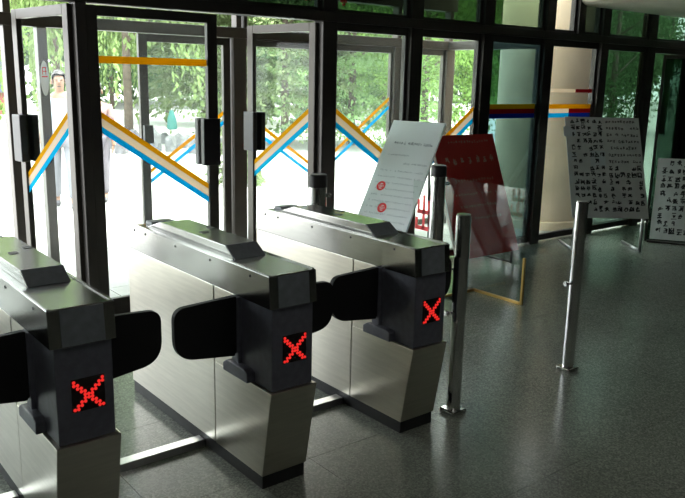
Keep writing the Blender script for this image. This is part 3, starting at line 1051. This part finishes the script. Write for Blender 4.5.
# ------------------------------------------------------------------ people outside
def skin_mesh(name, verts, edges, radii, material, parent, root_i=0, sub=2):
    me = bpy.data.meshes.new(name)
    me.from_pydata([tuple(v) for v in verts], edges, [])
    o = link(name, me, material, parent)
    md = o.modifiers.new('skin', 'SKIN')
    md.use_smooth_shade = True
    for i, r in enumerate(radii):
        rr = r if isinstance(r, tuple) else (r, r)
        me.skin_vertices[0].data[i].radius = rr
        me.skin_vertices[0].data[i].use_root = (i == root_i)
    s_ = o.modifiers.new('sub', 'SUBSURF')
    s_.levels = sub; s_.render_levels = sub
    return o
M_SKIN = mat('skin', (0.223, 0.124, 0.081), 0.6)
M_HAIR = mat('black_hair', (0.015, 0.012, 0.012), 0.5)
M_SHIRT = mat('white_shirt', (0.260, 0.291, 0.335), 0.8, noise=(9, 0.05))
M_TROUSER = mat('pale_grey_trousers', (0.161, 0.167, 0.192), 0.85, noise=(9, 0.08))
M_SHOE = mat('dark_shoe', (0.06, 0.06, 0.07), 0.5)
def person(loc, rz, h, label, shirt, trouser, stride=0.16):
    k = h/1.75
    root = empty('person', loc, rz)
    def S(v): return Vector(v)*k
    # facing -y; x to the person's left
    V = [(0, 0, .95), (0, .01, 1.12), (0, .01, 1.30), (0, .015, 1.43), (0, .01, 1.50), (0, -.005, 1.57), (0, -.01, 1.66), (0, -.005, 1.72),
         (.17, .015, 1.40), (.225, .02, 1.14), (.235, -.06, .91), (.235, -.09, .83),
         (-.17, .015, 1.40), (-.225, .03, 1.14), (-.245, .02, .90), (-.245, .0, .82),
         (.09, 0, .90), (.10, -stride*.7, .50), (.10, -stride, .09), (.105, -stride-.10, .04),
         (-.09, 0, .90), (-.10, stride*.2, .50), (-.10, stride, .09), (-.105, stride-.10, .04)]
    E_ = [(0,1),(1,2),(2,3),(3,4),(4,5),(5,6),(6,7),(3,8),(8,9),(9,10),(10,11),(3,12),(12,13),(13,14),(14,15),(0,16),(16,17),(17,18),(18,19),(0,20),(20,21),(21,22),(22,23)]
    Rr = [(.13,.10),(.125,.095),(.15,.105),(.09,.075),(.052,.052),(.062,.075),(.078,.095),(.055,.065),
          .058,.043,.033,.030,.058,.043,.033,.030,.082,.058,.040,.035,.082,.058,.040,.035]
    Rr = [tuple(np.array(r)*k) if isinstance(r, tuple) else r*k for r in Rr]
    skin_mesh('body', [S(v) for v in V], E_, Rr, M_SKIN, root)
    # face: nose, eyes, mouth, ears
    bm = bmesh.new()
    bm_tube(bm, S((0, -.085, 1.655)), S((0, -.118, 1.615)), .008*k, .016*k, n=8)
    for sx in (-1, 1):
        bm_tube(bm, S((sx*.078, 0, 1.66)), S((sx*.092, .012, 1.60)), .018*k, .012*k, n=8)
    from_bm('nose_and_ears', bm, M_SKIN, root)
    bm = bmesh.new()
    for sx in (-1, 1):
        bm_tube(bm, S((sx*.032-.012, -.094, 1.655)), S((sx*.032+.012, -.094, 1.655)), .007*k, n=8)
    bm_tube(bm, S((-.022, -.090, 1.572)), S((.022, -.090, 1.572)), .005*k, n=8)
    from_bm('eyes_and_mouth', bm, M_HAIR, root)
    bm = bmesh.new()
    bmesh.ops.create_icosphere(bm, subdivisions=3, radius=1)
    for v in list(bm.verts):
        if v.co.z < -0.55 or (v.co.y < -0.45 and v.co.z < 0.35):
            bm.verts.remove(v)
    for v in bm.verts:
        v.co = Vector((v.co.x*.090*k, v.co.y*.108*k, v.co.z*.112*k + 1.675*k))
    hair = from_bm('hair', bm, M_HAIR, root, True)
    # shirt
    sv = [0, 1, 2, 3, 8, 9, 12, 13]
    Vs = [V[i] for i in sv]
    Vs[0] = (0, 0, .88); Vs[5] = (.212, .02, 1.20); Vs[7] = (-.212, .028, 1.20)
    skin_mesh('shirt', [S(v) for v in Vs], [(0,1),(1,2),(2,3),(3,4),(4,5),(3,6),(6,7)],
              [(.165*k,.125*k),(.150*k,.115*k),(.172*k,.125*k),(.105*k,.09*k),.078*k,.066*k,.078*k,.066*k], shirt, root)
    # trousers
    tv = [(0, 0, .93), V[16], V[17], (V[18][0], V[18][1], .11), V[20], V[21], (V[22][0], V[22][1], .11)]
    skin_mesh('trousers', [S(v) for v in tv], [(0,1),(1,2),(2,3),(0,4),(4,5),(5,6)], [(.145*k,.115*k), .100*k, .078*k, .066*k, .100*k, .078*k, .066*k], trouser, root)
    for i in (18, 22):
        a = V[i]
        skin_mesh('shoe', [S((a[0], a[1]+.03, .05)), S((a[0], a[1]-.08, .045)), S((a[0]+.005, a[1]-.17, .035))], [(0,1),(1,2)], [(.045*k,.05*k),(.047*k,.042*k),(.038*k,.03*k)], M_SHOE, root)
    # hands
    for i in (11, 15):
        a = Vector(V[i])
        sg = 1 if a.x > 0 else -1
        vs = [S(a)]; ed = []; rd = [.026*k]
        for q, ln in enumerate((.075, .085, .08, .065)):
            b = a + Vector((-sg*.004, .026-.017*q, -.035)); c = b + Vector((-sg*.004, -.004, -ln*.5)); d = c + Vector((-sg*.014, -.004, -ln*.42))
            i0 = len(vs); vs += [S(b), S(c), S(d)]; ed += [(0, i0), (i0, i0+1), (i0+1, i0+2)]; rd += [.0095*k, .0085*k, .007*k]
        b = a + Vector((-sg*.01, -.035, -.01)); c = b + Vector((-sg*.008, -.02, -.04)); i0 = len(vs)
        vs += [S(b), S(c)]; ed += [(0, i0), (i0, i0+1)]; rd += [.011*k, .008*k]
        skin_mesh('hand', vs, ed, rd, M_SKIN, root, sub=1)
    tag(root, label, 'person')
    return root
q = at_y(61, 120, 7.9)
person((q.x, 7.9, 0), math.radians(-18), 1.80, 'person in a white shirt and pale trousers walking towards the doors', M_SHIRT, M_TROUSER)
q = at_y(97, 120, 8.2)
person((q.x, 8.2, 0), math.radians(-30), 1.66, 'person mostly hidden behind the dark door post', mat('pink_shirt', (0.310, 0.198, 0.186), 0.8), mat('dark_trousers', (0.12, 0.11, 0.13), 0.8), 0.12)
